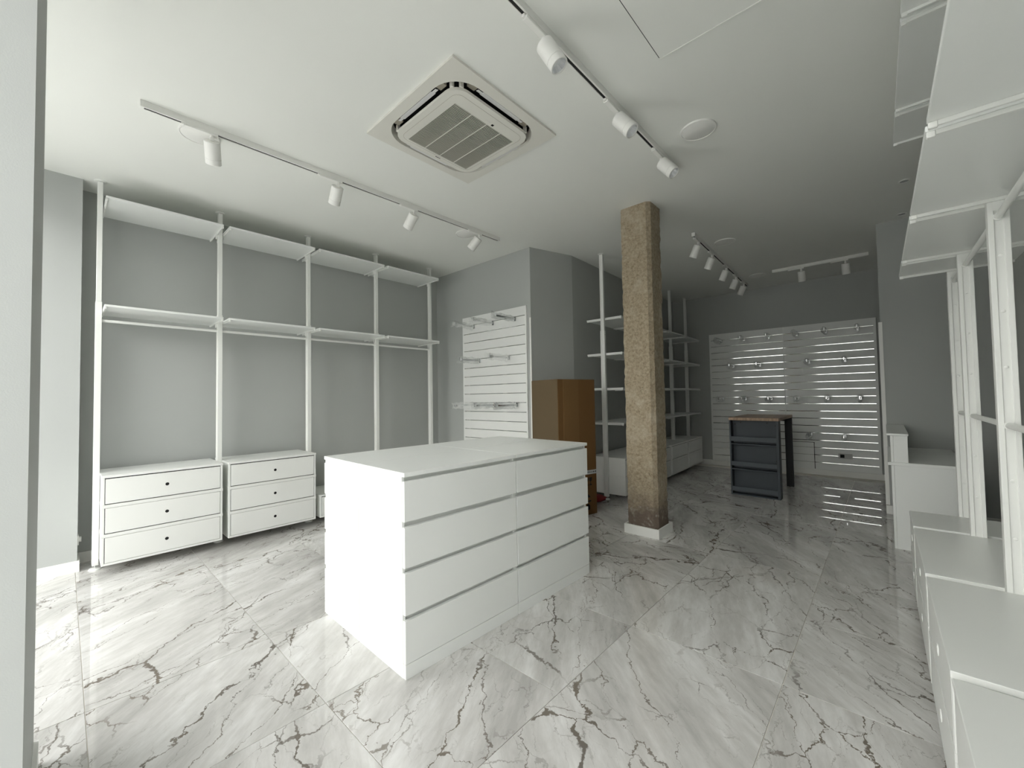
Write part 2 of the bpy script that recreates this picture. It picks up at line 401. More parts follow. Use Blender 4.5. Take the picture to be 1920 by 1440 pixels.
# ------------------------------------------------------------------ concrete column
def column():
    x0, x1, y0, y1 = -.152, .152, -.135, .135
    ch = .035
    pts = [(x0+.008, y0), (x1-ch, y0), (x1, y0+ch), (x1, y1-.01), (x1-.01, y1), (x0+.01, y1), (x0, y1-.01), (x0, y0+.008)]
    P = []
    for i, (a, b) in enumerate(zip(pts, pts[1:]+pts[:1])):
        n = max(1, int(math.dist(a, b)/.022))
        for k in range(n): P.append((a[0]+(b[0]-a[0])*k/n, a[1]+(b[1]-a[1])*k/n))
    from mathutils import noise as NZ
    bm = bmesh.new(); rows = []
    nz = 130
    for r in range(nz+1):
        z = .0+ (HC+.0)*r/nz; row = []
        for (x, y) in P:
            rad = Vector((x, y, 0)); v = Vector((x*1, y*1, z))
            d = NZ.noise(v*9)*.0035+NZ.noise(v*26)*.0022
            edge = abs(x) > .12 and abs(y) > .095
            if edge: d -= max(0, NZ.noise(v*20+Vector((5, 3, 1))))*.010
            if abs(z-2.42) < .02: d -= .004
            s = 1+d/.16
            row.append(bm.verts.new((x*s, y*s, z)))
        rows.append(row)
    n = len(P)
    for A, B in zip(rows, rows[1:]):
        for k in range(n): bm.faces.new((A[k], A[(k+1) % n], B[(k+1) % n], B[k]))
    bm.faces.new(rows[0][::-1]); bm.faces.new(rows[-1])
    m = MB(); m.bm.free(); m.bm = bm
    t = thing('concrete_column', 'rough bare concrete column with chamfered corner, standing mid room on white skirting', 'column', (-1.797, 3.950, 0))
    m.build('shaft', CONC, t)
    s = MB()
    a0, a1, b0, b1, k = -.178, .176, -.164, .174, .016
    s.box(a0, a1, b0, b0+k, 0, .09, bevel=.001); s.box(a0, a1, b1-k, b1, 0, .09, bevel=.001)
    s.box(a0, a0+k, b0+k, b1-k, 0, .09, bevel=.001); s.box(a1-k, a1, b0+k, b1-k, 0, .09, bevel=.001)
    sk = s.build('skirting', SKIRT, t); sk['label'] = 'white skirting box round the foot'
column()

# ------------------------------------------------------------------ post-and-shelf system
ZJ = 2.222
def channel(m, hx, hy, f, wb, z0, z1):
    m.box(-hx, -hx+f, -hy, hy, z0, z1, bevel=.0015); m.box(hx-f, hx, -hy, hy, z0, z1, bevel=.0015)
    m.box(-hx+f, hx-f, -wb, wb, z0, z1)
    return m
ME = {}
ME['lower'] = channel(MB(), .0300, .0195, .0175, .014, .038, ZJ).mesh('lower_post', POSTM)
ME['upper'] = channel(MB(), .0245, .0165, .0145, .011, ZJ, HC-.012).mesh('upper_post', POSTM)
ME['cdisc'] = MB().lathe([(0, HC-.022), (.013, HC-.022), (.013, HC-.010), (.036, HC-.008), (.040, HC-.004), (.040, HC), (0, HC)], 24).mesh('ceiling_plate', POSTM, True)
ME['fdisc'] = MB().lathe([(0, 0), (.040, 0), (.041, .004), (.036, .012), (.012, .016), (0, .016)], 24).mesh('foot_plate', POSTM, True)
ME['bolt'] = MB().lathe([(0, .016), (.006, .016), (.006, .038), (0, .038)], 12).mesh('foot_bolt', STEEL, True)
ME['screw'] = MB().lathe([(.0065, 0), (.0065, .003), (.004, .0045), (0, .0045)], 12, Matrix.Rotation(PI/2, 4, 'X')).mesh('screw_head', POSTM, True)
ME['pin'] = MB().cyl((0, 0, 0), (.002, 0, 0), .004, 10).mesh('pin_hole', HOLE)
def make_post(label, loc, rz, group, screws=0, pin=False):
    t = thing('shelf_post', label, 'shelf post', loc, rz, group)
    for k, nm in (('lower', 'lower_post'), ('upper', 'upper_post'), ('cdisc', 'ceiling_plate'), ('fdisc', 'foot_plate'), ('bolt', 'foot_bolt')):
        link(nm, ME[k], t)
    if screws:
        for z in (.772, .998, 1.453, 1.679, 1.905):
            link('screw_head', ME['screw'], t, (0, screws*-.014, z), (0, 0, 0 if screws > 0 else PI))
    if pin: link('pin_hole', ME['pin'], t, (.0290, 0, ZJ-.055))
    return t
def shelf_mesh(wd, dp):
    hy, hx = wd/2, dp/2
    k = (round(wd, 3), round(dp, 3))
    if ('s',)+k not in ME:
        ME[('s',)+k] = MB().box(-hx, hx, -hy, hy, 0, .018, bevel=.002, seg=2).mesh('board', MELA)
        for s in (-1, 1):
            b = MB(); y = s*(hy-.006)
            b.box(-hx+.004, hx-.004, y-.005, y+.005, -.014, -.0005, bevel=.001)
            b.box(hx-.022, hx-.002, y-.008, y+.007, -.0185, -.0005, bevel=.002)
            b.box(-.016, .016, y-.004, y+s*.009+.004*0+.004, -.050, -.014)
            ME[('b', s)+k] = b.mesh('bracket', POSTM)
    return k
def make_shelf(label, loc, rz, group, wd=.800, dp=.51):
    k = shelf_mesh(wd, dp)
    t = thing('wall_shelf', label, 'shelf', loc, rz, group)
    link('board', ME[('s',)+k], t)
    for s in (-1, 1): link('bracket', ME[('b', s)+k], t)
    return t
def make_rod(label, loc, rz, group, ln=.8066):
    t = thing('clothes_rail', label, 'clothes rail', loc, rz, group)
    k = ('rod', round(ln, 3))
    if k not in ME:
        ME[k] = MB().cyl((0, -ln/2, 0), (0, ln/2, 0), .0125, 20).mesh('rail', POSTM, True)
        ME[k+('e',)] = MB().cyl((0, -ln/2, 0), (0, -ln/2+.004, 0), .0165, 20).mesh('end_cup', POSTM, True)
    link('rail', ME[k], t); link('end_cup', ME[k+('e',)], t); link('end_cup', ME[k+('e',)], t, rot=(0, 0, PI))
    return t
def make_chest(label, loc, rz, group, n, wd=.800, dp=.51, zb=.080, holes=True):
    """drawer chest hung between posts: body, drawers (> finger_hole)"""
    t = thing('drawer_chest', label, 'chest of drawers', loc, rz, group)
    k = ('chest', n, round(wd, 3), zb)
    hx, hy, u = dp/2, wd/2, .2325
    H_ = n*u
    if k not in ME:
        b = MB(); th = .016
        b.box(-hx, hx, -hy, -hy+th, zb, zb+H_, bevel=.0015); b.box(-hx, hx, hy-th, hy, zb, zb+H_, bevel=.0015)
        b.box(-hx, hx-.001, -hy+th, hy-th, zb, zb+.018)
        b.box(-hx-.0, hx+.003, -hy-.003, hy+.003, zb+H_-.006, zb+H_+.014, bevel=.002, seg=2)
        b.box(-hx, -hx+.006, -hy+th, hy-th, zb+.018, zb+H_-.006)
        for i in range(1, n):
            z = zb+i*u
            b.box(-hx, hx+.002, -hy-.003, hy+.003, z-.012, z+.014, bevel=.0015)
        ME[k] = b.mesh('body', WHITE)
        d = MB(); d.box(-hx+.02, hx+.0005, -hy+th+.004, hy-th-.004, .0045, u-.031, bevel=.001)
        ME[k+('d',)] = d.mesh('drawer', WHITE)
        ME[k+('g',)] = MB().box(hx-.016, hx-.010, -hy+th+.0002, hy-th-.0002, 0, u-.026).mesh('shadow_gap', HOLE)
        ME[k+('h',)] = MB().lathe([(.0135, 0), (.0205, 0), (.0205, .003), (.0130, .0025), (.0130, 0)], 20, Matrix.Rotation(PI/2, 4, 'Y')).mesh('finger_hole', WHITE, True)
        ME[k+('c',)] = MB().lathe([(0, .0012), (.0133, .0012), (.0133, 0)], 20, Matrix.Rotation(PI/2, 4, 'Y')).mesh('hole_core', HOLE)
    link('body', ME[k], t)
    for i in range(n):
        z = zb+i*u+.0165
        link('shadow_gap', ME[k+('g',)], t, (0, 0, z-.001))
        d = link('drawer', ME[k+('d',)], t, (0, 0, z))
        if not holes: continue
        link('finger_hole', ME[k+('h',)], d, (hx+.0005, 0, (u-.026)/2))
        link('hole_core', ME[k+('c',)], d, (hx+.0008, 0, (u-.026)/2))
    return t

ORD = ['first', 'second', 'third', 'fourth', 'fifth']
# left wall row -----------------------------------------------------
PX, PY, PS = -4.867, .1904, .8466
G = 'white posts of the left wall shelving'
for k in range(5):
    lb = ['white floor-to-ceiling shelf post nearest the window pier, left wall',
          'second white shelf post from the window on the left wall, between two drawer chests',
          'third white shelf post from the window on the left wall',
          'fourth white shelf post from the window on the left wall, rising behind island',
          'last white shelf post on the left wall, by the slat wall corner'][k]
    make_post(lb, (PX, PY+PS*k, 0), 0, G, screws=0)
BAY = ['nearest the window', 'second from the window', 'third from the window', 'farthest from the window']
for k in range(4):
    y = PY+PS*(k+.5)
    make_shelf('top white shelf close to ceiling on left wall, bay '+BAY[k], (PX, y, 3.036), 0, 'top shelves on the left wall')
    make_shelf('middle white shelf with rail beneath on left wall, bay '+BAY[k], (PX, y, 2.148), 0, 'middle shelves on the left wall')
    make_rod('white clothes rail under left wall middle shelf, bay '+BAY[k], (PX, y, 2.066), 0, 'clothes rails on the left wall')
make_chest('white three-drawer chest on left wall nearest the window', (PX, PY+PS*.5, 0), 0, 'drawer chests on the left wall', 3)
make_chest('white three-drawer chest on left wall, second from window beside island', (PX, PY+PS*1.5, 0), 0, 'drawer chests on the left wall', 3)
make_chest('low white one-drawer chest mostly hidden behind island, left wall', (PX, PY+PS*2.5, 0), 0, 'drawer chests on the left wall', 1)

# right wall row (outward = -X) ------------------------------------------
RB, RY0, RX0 = -.011, 2.561, .357
RA = math.atan(-RB)                      # tilt of the row about Z
def rpos(t, z=0): return (RX0+RB*t, RY0+t, z)
RR = PI+RA
tp = [1.306, .8466, 0, -.8466, -1.6932]
lbs = ['far white post of right wall shelving, beside the counter', 'second white post from the counter, right wall shelving',
       'nearest fully seen white post with channel and screws, right wall shelving', 'white post of right shelving just out of frame, nearer the camera',
       'white post at the street end of right wall shelving']
for t_, lb in zip(tp, lbs):
    make_post(lb, rpos(t_), RR, 'white posts of the right wall shelving', screws=-1)
bays = [(1.306, .8466, 'short bay beside the counter'), (.8466, 0, 'second bay from the counter'), (0, -.8466, 'third bay from the counter'), (-.8466, -1.6932, 'bay nearest the camera')]
for a, b_, nm in bays:
    mid, wd = (a+b_)/2, (a-b_)-.0466
    make_shelf('lower overhead white shelf on right wall, '+nm, rpos(mid, 2.139), RR, 'lower overhead shelves on the right wall', wd)
    make_shelf('high white shelf near ceiling on right wall, '+nm, rpos(mid, 3.062), RR, 'high shelves on the right wall', wd)
    make_rod('white clothes rail under lower overhead shelf on right wall, '+nm, rpos(mid, 2.064), RR, 'clothes rails on the right wall', a-b_-.040)
    make_rod('waist-high white clothes rail on right wall, '+nm, rpos(mid, 1.219), RR, 'clothes rails on the right wall', a-b_-.040)
    make_chest('low white two-drawer chest on right wall, '+nm, rpos(mid), RR, 'low drawer chests on the right wall', 2, wd)

# rear left row ----------------------------------------------------------
BB, BY0, BX0, BS = -.037, 4.829, -2.758, .855
BA = math.atan(-BB)
def bpos(t, z=0): return (BX0+BB*t, BY0+t, z)
nb = ['nearest white post of rear shelving, left of the concrete column', 'second white post of rear shelving, hidden behind the concrete column', 'middle white post of rear shelving behind the concrete column',
      'fourth white post of rear shelving, just right of the concrete column', 'last white post of rear shelving by the back corner']
for k in range(5): make_post(nb[k], bpos(BS*k), BA, 'white posts of the rear shelving', pin=True)
bn = ['bay left of the concrete column', 'second bay behind the concrete column', 'third bay behind the concrete column', 'last bay by the back wall']
for k in range(4):
    for z, lv in ((2.396, 'top'), (1.926, 'second'), (1.462, 'third'), (1.005, 'lowest')):
        make_shelf(f'{lv} white shelf of the rear shelving, {bn[k]}', bpos(BS*(k+.5), z-.018), BA, f'{lv} shelves of the rear shelving', BS-.0466)
    make_chest(f'low white two-drawer chest of the rear shelving, {bn[k]}', bpos(BS*(k+.5)), BA, 'low drawer chests of the rear shelving', 2, BS-.0466, zb=.070, holes=False)

# ------------------------------------------------------------------ island of four chests
IX, IY, IR = -1.7667, 1.1341, -.0190
def island_chest(label, loc, rz):
    # local: x = 0 at the back, front face at x=.478; y from 0 to .80
    t = thing('island_chest', label, 'chest of drawers', loc, rz, 'chests pushed together as the island')
    if 'ic' not in ME:
        b = MB(); W = .8090; D = .4775; F = .022
        b.box(0, D-F, 0, .016, 0, .9785, bevel=.0008); b.box(0, D-F, W-.016, W, 0, .9785, bevel=.0008)
        b.box(0, .006, .016, W-.016, .06, .9785); b.box(.006, D-F-.03, .016, W-.016, .05, .066)
        b.box(D-F-.026, D-F-.013, .016, W-.016, .07, .9785)           # inner front, seen in the grip gaps
        ME['ic'] = b.mesh('carcass', MELA)
        ME['it'] = MB().box(.0008, D+.002, .0012, W-.0008, .9785, 1.0, bevel=.0012).mesh('top', MELA)
        ME['ip'] = MB().box(D-F, D, .002, W-.002, 0, .0695, bevel=.0008).mesh('plinth', MELA)
        for i, (z0, z1) in enumerate(((.072, .278), (.304, .508), (.532, .731), (.758, .957))):
            ME['id%d' % i] = MB().box(D-F, D, .002, W-.002, z0, z1, bevel=.001).mesh('drawer', MELA)
    link('carcass', ME['ic'], t); link('top', ME['it'], t); link('plinth', ME['ip'], t)
    for i in range(4): link('drawer', ME['id%d' % i], t)
    return t
ci, si = math.cos(IR), math.sin(IR)
def ip(a, b): return (IX+a*math.cos(-IR)*1+b*math.sin(-IR), IY-a*math.sin(-IR)+b*math.cos(-IR), 0)
# a: across (towards the room, 0 = front face), b: along the island
island_chest('white four-drawer chest at near right corner of the central island', ip(-.4775, 0), IR)
island_chest('white four-drawer chest at far right corner of the central island', ip(-.4775, .8110), IR)
island_chest('white four-drawer chest at near left of the island, drawers facing left wall', ip(-.4801, .8090), IR+PI)
island_chest('white four-drawer chest at far left of the island, drawers facing left wall', ip(-.4801, 1.6200), IR+PI)

# ------------------------------------------------------------------ slat walls
def slatwall(label, loc, wd, ht, top_off, pitch, n, cut=None, e0=.022, e1=.022):
    """local: x across from 0, front face at y=0 looking to -y, z from 0"""
    t = thing('slat_wall_panel', label, 'slat wall', loc)
    zs = [ht-top_off-pitch*k for k in range(n)]
    g = .0055
    MB().box(0, wd, .012, .019, 0, ht).build('backing_board', SLAT, t)
    edges = [ht]+zs+[0.0]
    cache = {}
    for a, b in zip(edges, edges[1:]):
        z1 = a-(g if a != ht else 0); z0 = b+(g if b != 0 else 0)
        spans = [(e0, wd-e1)]
        if cut and z0 < cut[1]: spans = [(e0, cut[0]-.005), (cut[0]+.005, wd-e1)]
        for (x0, x1) in spans:
            tops = [(z0, z1)]
            if cut and z0 < cut[1] < z1:
                if x0 < cut[0]-.01: tops = [(z0, cut[1]-.004), (cut[1]+.004, z1)]
            for (q0, q1) in tops:
                MB().box(x0, x1, 0, .0125, q0, q1, bevel=.0006).build('slat', SLAT, t)
    for s in (0, 1):
        MB().box(0 if s == 0 else wd-e1, e0 if s == 0 else wd, 0, .0125, 0, ht, bevel=.0006).build('edge_strip', SLAT, t)
    for z in zs:
        x1 = wd-e1
        x0 = e0 if not (cut and z < cut[1]) else cut[0]+.005
        MB().box(x0, x1, .0085, .0115, z-g, z+g).build('groove_insert', ALU, t)
    if cut:
        for z in zs:
            if z < cut[1]: MB().box(e0, cut[0]-.005, .0095, .0115, z-g, z+g).build('groove_insert', GREY, t)
        MB().box(cut[0]-.005, cut[0]+.005, .0105, .0118, 0, cut[1]).build('hatch_gap', DARK, t)
        MB().box(e0, cut[0]+.005, .0105, .0118, cut[1]-.004, cut[1]+.004).build('hatch_gap', DARK, t)
    return t, zs
FZ0, FH = .095, 2.425
slatwall('narrow white slat wall panel on grey wall left of the cardboard box', (-4.552, WS-.0195, FZ0), 1.222, FH, .120, .1233, 19)
RYS = WB-.0195-.0308
slatwall('left white slat panel of the pair on the back wall, behind the bar table', (-2.499, RYS, .092), 1.204, 2.400, .120, .1205, 19, e0=.030, e1=.007)
slatwall('right white slat panel of the pair on the back wall, with hatch and socket', (-1.293, RYS, .092), 1.206, 2.400, .120, .1205, 19, cut=(.378, .435), e0=.007, e1=.034)
MB().box(0, 2.41, 0, .031, 0, 2.395).build('trim_batten', SLAT, None, (-2.499, RYS+.0192, .094))
struct(bpy.data.objects['trim_batten'])

# ------------------------------------------------------------------ hooks in clear film
def film_tube(ln, rng, r0=.040):
    from mathutils import noise as NZ
    m = MB(); n = 10; rows = []
    sd = Vector((rng.random()*50, rng.random()*50, rng.random()*50))
    K = 12
    for k in range(K+1):
        y = -.03-(ln+.035)*k/K
        f = .75+.5*abs(NZ.noise(Vector((y*9, 1.3, 2))+sd))
        if k == K: f *= 1.1
        row = []
        for j in range(n):
            a = 2*PI*j/n
            r = r0*f*(1+.55*NZ.noise(Vector((math.cos(a)*1.5, y*14, math.sin(a)*1.5))+sd))
            row.append(m.bm.verts.new((r*math.cos(a)*.7, y, .002+r*math.sin(a)*1.15-.006)))
        rows.append(row)
    for A, B in zip(rows, rows[1:]):
        for j in range(n): m.bm.faces.new((A[j], A[(j+1) % n], B[(j+1) % n], B[j]))
    return m.mesh('plastic_sleeve', FILM, True)
def hook_meshes(ln):
    k = ('hook', ln)
    if k not in ME:
        b = MB(); b.box(-.017, .017, -.009, -.003, -.058, .004, bevel=.002); b.box(-.015, .015, -.004, .005, -.003, .003)
        ME[k] = b.mesh('back_plate', STEEL)
        a = MB(); a.box(-.0075, .0075, -ln, -.008, -.042, -.018, bevel=.002); 
        a.box(-.0075, .0075, -ln-.004, -ln, -.042, .004, bevel=.0015)
        ME[k+('a',)] = a.mesh('arm', STEEL)
        rng = random.Random(3)
        for i in range(4): ME[k+('f', i)] = film_tube(ln, rng)
    return k
def make_hook(label, loc, ln, i, group):
    k = hook_meshes(ln)
    t = thing('slat_wall_hook', label, 'display hook', loc, 0, group)
    link('back_plate', ME[k], t); link('arm', ME[k+('a',)], t); link('plastic_sleeve', ME[k+('f', i % 4)], t, (0, 0, -.030)).scale = (1.3, 1, 1.25) if ln < .33 else (1, 1, 1)
    return t
fz = lambda k: FZ0+FH-.120-.1233*k
GH = 'film-wrapped hooks on the narrow slat wall'
for i, (x, k, nm) in enumerate(((-4.30, 0, 'left of the top row'), (-3.92, 0, 'middle of the top row'), (-3.515, 0, 'right of the top row'),
                           (-4.185, 4, 'left of the middle row'), (-3.635, 4, 'right of the middle row'),
                           (-4.31, 9, 'left of the bottom row'), (-3.90, 9, 'middle of the bottom row'), (-3.505, 9, 'right of the bottom row'))):
    make_hook('film-wrapped chrome hook on narrow slat wall, '+nm, (x, WS-.0195, fz(k)), .355, i, GH)
rz_ = lambda k: .092+2.400-.120-.1205*k
GR = 'film-wrapped hooks on the back slat wall'
rear = [(-2.285, 0, 'first from left, top row'), (-1.895, 0, 'second from left, top row'), (-1.50, 0, 'third from left, top row'), (-1.095, 0, 'fourth from left, top row'), (-.70, 0, 'fifth from left, top row'), (-.305, 0, 'last on the right, top row'),
        (-2.085, 4, 'first from left, second row'), (-1.655, 4, 'second from left, second row'), (-.94, 4, 'third from left, second row'), (-.47, 4, 'last on the right, second row'),
        (-2.28, 9, 'first from left, third row'), (-1.90, 9, 'second from left, third row'), (-1.495, 9, 'third from left, third row'), (-1.11, 9, 'fourth from left, third row'), (-.705, 9, 'fifth from left, third row'), (-.305, 9, 'last on the right, third row'),
        (-.95, 14, 'left one of the lowest row'), (-.51, 14, 'right one of the lowest row')]
for i, (x, k, nm) in enumerate(rear):
    make_hook('film-wrapped chrome hook on back slat wall, '+nm, (x, RYS, rz_(k)), .30, i+1, GR)
# socket plate on the right slat panel
t = thing('socket_plate', 'double socket plate with one black insert, low on the back slat wall', 'wall socket', (-.517, RYS, .330))
MB().box(-.088, .088, -.008, 0, -.040, .040, bevel=.003).build('plate', GREY, t)
MB().box(-.066, -.012, -.010, -.008, -.026, .026, bevel=.001).build('data_insert', HOLE, t)
MB().lathe([(0, -.002), (.022, -.002), (.024, .002), (.030, .002), (.030, 0)], 24, Matrix.Translation((.044, -.008, 0)) @ Matrix.Rotation(PI/2, 4, 'X')).build('socket_insert', GREY, t, smooth=True)
# small round socket on the pier beside the window
t = thing('wall_socket', 'small white wall socket on the window pier beside first shelf post', 'wall socket', (-5.02, .090, .237))
MB().box(-.040, .040, 0, .009, -.040, .040, bevel=.003, seg=2).build('plate', SKIRT, t)
MB().cyl((0, .009, 0), (0, .024, 0), .021, 20).build('plug_insert', SKIRT, t)

# ------------------------------------------------------------------ cardboard box
ang = math.radians(14)
t = thing('cardboard_box', 'tall brown cardboard box standing behind the island against chamfered wall', 'cardboard box', (-2.661, 3.655, 0), -ang)
# local: +y along the right face from the front corner, -x along the lit face
MB().box(-.480, 0, 0, .560, .002, 1.552, bevel=.004, seg=2).build('body', CARD, t)
MB().box(-.478, -.004, -.003, .001, .004, 1.548, bevel=.001).build('front_panel', CARD_LIT, t)
MB().box(-.002, .005, .075, .300, .003, 1.549, bevel=.0015).build('glue_flap', FLAPC, t)
MB().box(-.001, .0025, .250, .5605, .462, .508).build('tape_strip', TAPE, t)
b = MB()
for q in range(9):
    y = .40+q*.017; hh = random.uniform(.006, .016)
    b.box(.0025, .0032, y, y+random.uniform(.006, .012), .484-hh*.5, .484+hh)
b.build('tape_print', INK, t)
b = MB()                                                        # printed handling marks
def face_poly(pts): b.prism([(-z, y) for y, z in pts], .0006, .0012, Matrix.Rotation(PI/2, 4, 'Y'))
for y0 in (.440, .385):
    face_poly([(y0, .425), (y0+.045, .425), (y0+.040, .388), (y0+.026, .378), (y0+.026, .352), (y0+.042, .343), (y0+.042, .336), (y0+.003, .336), (y0+.003, .343), (y0+.019, .352), (y0+.019, .378), (y0+.005, .388)])
face_poly([(.385, .200), (.420, .240), (.455, .200)]); face_poly([(.375, .165), (.465, .165), (.465, .150), (.375, .150)])
face_poly([(.395, .120), (.420, .128), (.445, .112), (.445, .070), (.425, .055), (.400, .070)])
b.build('handling_mark', INK, t)

# ------------------------------------------------------------------ dark red bag behind the box
def bag():
    from mathutils import noise as NZ
    m = MB(); g = bmesh.ops.create_icosphere(m.bm, subdivisions=4, radius=1)
    for v in m.bm.verts:
        d = v.co.copy(); n = NZ.noise(d*1.7+Vector((3, 1, 4)))*.22+NZ.noise(d*4.5)*.10
        s = 1+n; z = d.z*s
        sh = 1-.35*max(0, d.x)
        v.co = Vector((d.x*s*.175, d.y*s*.115, max(-.055, z*.068*sh)))
    o = m.build('cloth_bag', RED, None, (-2.85, 4.59, .0552), (0, 0, .35), True)
    tag(o, 'dark red cloth bag slumped on floor behind the cardboard box', 'bag')
bag()

# ------------------------------------------------------------------ dark bar table with rack end
t = thing('bar_table', 'dark bar table with oak top and open rack end before the slat wall', 'table', (-1.6, 6.125, 0))
X1 = .571
MB().box(-.004, X1+.004, -.006, 1.035, .998, 1.036, bevel=.0015).build('table_top', WOOD, t)
MB().box(0, .018, 0, .135, 0, .998, bevel=.001).build('side_panel', SLATE, t)
MB().box(X1-.030, X1, 0, .135, 0, .998, bevel=.001).build('side_panel', SLATE, t)
MB().box(.018, X1-.030, .120, .135, .012, .998).build('back_panel', SLATE, t)
for z0, z1 in ((.673, .687), (.336, .350), (0, .014)):
    MB().box(.018, X1-.030, .004, .120, z0, z1, bevel=.001).build('rack_shelf', SLATE, t)
for z0, z1 in ((.718, .782), (.388, .446), (.052, .112)):
    MB().box(.018, X1-.030, .002, .014, z0, z1, bevel=.001).build('rack_rail', SLATE2, t)
MB().box(.018, X1-.030, .100, .120, .955, .998).build('top_rail', SLATE, t)
for x, z in ((.12, .965), (.43, .965), (.045, .94), (X1-.05, .93), (X1-.05, .47)):
    MB().cyl((x, .096 if z > .95 else .114, z), (x, .121, z), .009, 10).build('screw', BLACK, t)
for x in (.0, X1-.088):
    MB().box(x, x+.088, .985, 1.03, 0, .998, bevel=.002).build('leg', BLACK, t)
MB().box(.088, X1-.088, .995, 1.015, .945, .998).build('apron', BLACK, t)

# ------------------------------------------------------------------ white counter
t = thing('sales_counter', 'white sales counter with raised gallery against right wall', 'counter', (.008, 4.873, 0))
MB().box(.019, .452, 0, .018, 0, .718, bevel=.001).build('end_panel', MELA, t)
MB().box(0, .018, .001, 1.25, 0, .718, bevel=.001).build('front_panel', MELA, t)
MB().box(.019, .452, 1.232, 1.25, 0, .718).build('end_panel', MELA, t)
MB().box(-.022, .462, -.012, 1.310, .718, .7445, bevel=.0015).build('worktop', MELA, t)
MB().box(.019, .110, .004, .020, .7445, .974, bevel=.001).build('gallery_end', MELA, t)
MB().box(.001, .018, .005, 1.25, .7445, .974, bevel=.001).build('gallery_front', MELA, t)
MB().box(.095, .110, .021, 1.25, .7445, .974).build('gallery_back', MELA, t)
MB().box(-.024, .117, -.010, 1.268, .974, .992, bevel=.0015).build('gallery_top', MELA, t)

# ------------------------------------------------------------------ ceiling cassette
def rsq(hw, r, n=8, cx=0, cy=0):
    P = []
    for q in range(4):
        a0 = q*PI/2; ccx = (hw-r)*(1 if q in (0, 3) else -1); ccy = (hw-r)*(1 if q in (0, 1) else -1)
        for k in range(n+1):
            a = a0+PI/2*k/n; P.append((cx+ccx+r*math.cos(a), cy+ccy+r*math.sin(a)))
    return P
def onsq(P, hw):
    Q = []
    for x, y in P:
        s = hw/max(abs(x), abs(y)); Q.append((x*s, y*s))
    n = len(P)//4
    for q in range(4):
        k = q*n+n//2; Q[k] = (hw*(1 if q in (0, 3) else -1), hw*(1 if q in (0, 1) else -1))
    return Q
def rsqc(hw, r, n=8): return rsq(hw, r, n)
t = thing('air_conditioner', 'square ceiling cassette air conditioner with louvred centre grille', 'air conditioner', (AX, AY, HC))
inn = rsq(.405, .19); out = onsq(inn, .475)
MB().ring(out, inn, -.015, -.0005).build('frame', ACM, t)
i2 = rsq(.405, .19); i3 = rsq(.392, .18)
m = MB()                                                        # lip sloping up into the recess
a = [m.bm.verts.new((x, y, -.0145)) for x, y in i2]; b = [m.bm.verts.new((x, y, .045)) for x, y in i3]
for k in range(len(a)):
    j = (k+1) % len(a); m.bm.faces.new((a[k], a[j], b[j], b[k]))
m.build('inner_lip', ACM, t, smooth=True)
m = MB(); m.box(-.417, .417, -.417, .417, .105, .11); 
for s in (-1, 1): m.box(s*.417-.001*(s > 0), s*.417+.001*(s < 0), -.417, .417, .001, .105); m.box(-.417, .417, s*.417-.001*(s > 0), s*.417+.001*(s < 0), .001, .105)
m.build('recess', DARK, t)
# centre panel with a square hole for the grille
GX0, GX1, GY0, GY1 = -.292, .224, -.253, .288
pp = rsq(.349, .10)
sq = []
cx_, cy_ = (GX0+GX1)/2, (GY0+GY1)/2
for x, y in onsq(pp, 1.0): sq.append((cx_+x*(GX1-GX0)/2, cy_+y*(GY1-GY0)/2))
MB().ring(pp, sq, -.034, -.016).build('centre_panel', ACM, t)
m = MB(); m.ring(rsq(.3085, .055), rsq(.3070, .054), -.0346, -.0338); m.build('panel_seam', ACB, t)
MB().box(GX0, GX1, GY0, GY1, -.012, -.010).build('filter', DARK, t)
m = MB(); ns = 42
for k in range(ns):
    x = GX0+(GX1-GX0)*(k+.5)/ns
    m.box(x-.0028, x+.0022, GY0, GY1, -.033, -.013)
g = m.build('grille_slats', ACS, t); g['kind'] = 'stuff'
for f in (.265, .515, .76):
    y = GY0+(GY1-GY0)*f
    MB().box(GX0, GX1, y-.0022, y+.0022, -.0345, -.013).build('grille_rib', ACM, t)
for q in range(4):
    Rm = Matrix.Rotation(q*PI/2, 4, 'Z')
    tilt = Matrix.Translation((.379, 0, -.004)) @ Matrix.Rotation(math.radians(14), 4, 'Y')
    MB().box(-.0185, .0185, -.17, .17, -.002, .002, bevel=.001, mtx=Rm @ tilt).box(-.011, .011, -.205, .205, -.002, .002, bevel=.001, mtx=Rm @ tilt).build('air_vane', FLAP, t)
    for s in (-1, 1):
        MB().box(.350, .400, s*.235-.028, s*.235+.028, .004, .030, mtx=Rm).build('vane_bracket', ACB, t)
        MB().box(.325, .345, s*.295-.012, s*.295+.012, -.016, .03, bevel=.002, mtx=Rm).build('panel_clip', ACM, t)
MB().box(.238, .254, .048, .066, -.0352, -.034).build('sensor', HOLE, t)
m = MB()
for k in range(6): m.box(.252+.004*(k % 2), .255+.004*(k % 2), -.012+k*.008, -.009+k*.008, -.0345, -.034)
m.build('indicator_marks', GREY, t)
m = MB(); y = .008
for k, (wd_, ht_) in enumerate(((.007, .008), (.006, .006), (.003, .009), (.003, .008), (.006, .006), (.006, .006), (.006, .006))):
    m.box(-.322-ht_/2, -.322+ht_/2, y, y+wd_, -.0346, -.034); y += wd_+.0012
m.build('maker_mark', INK, t)

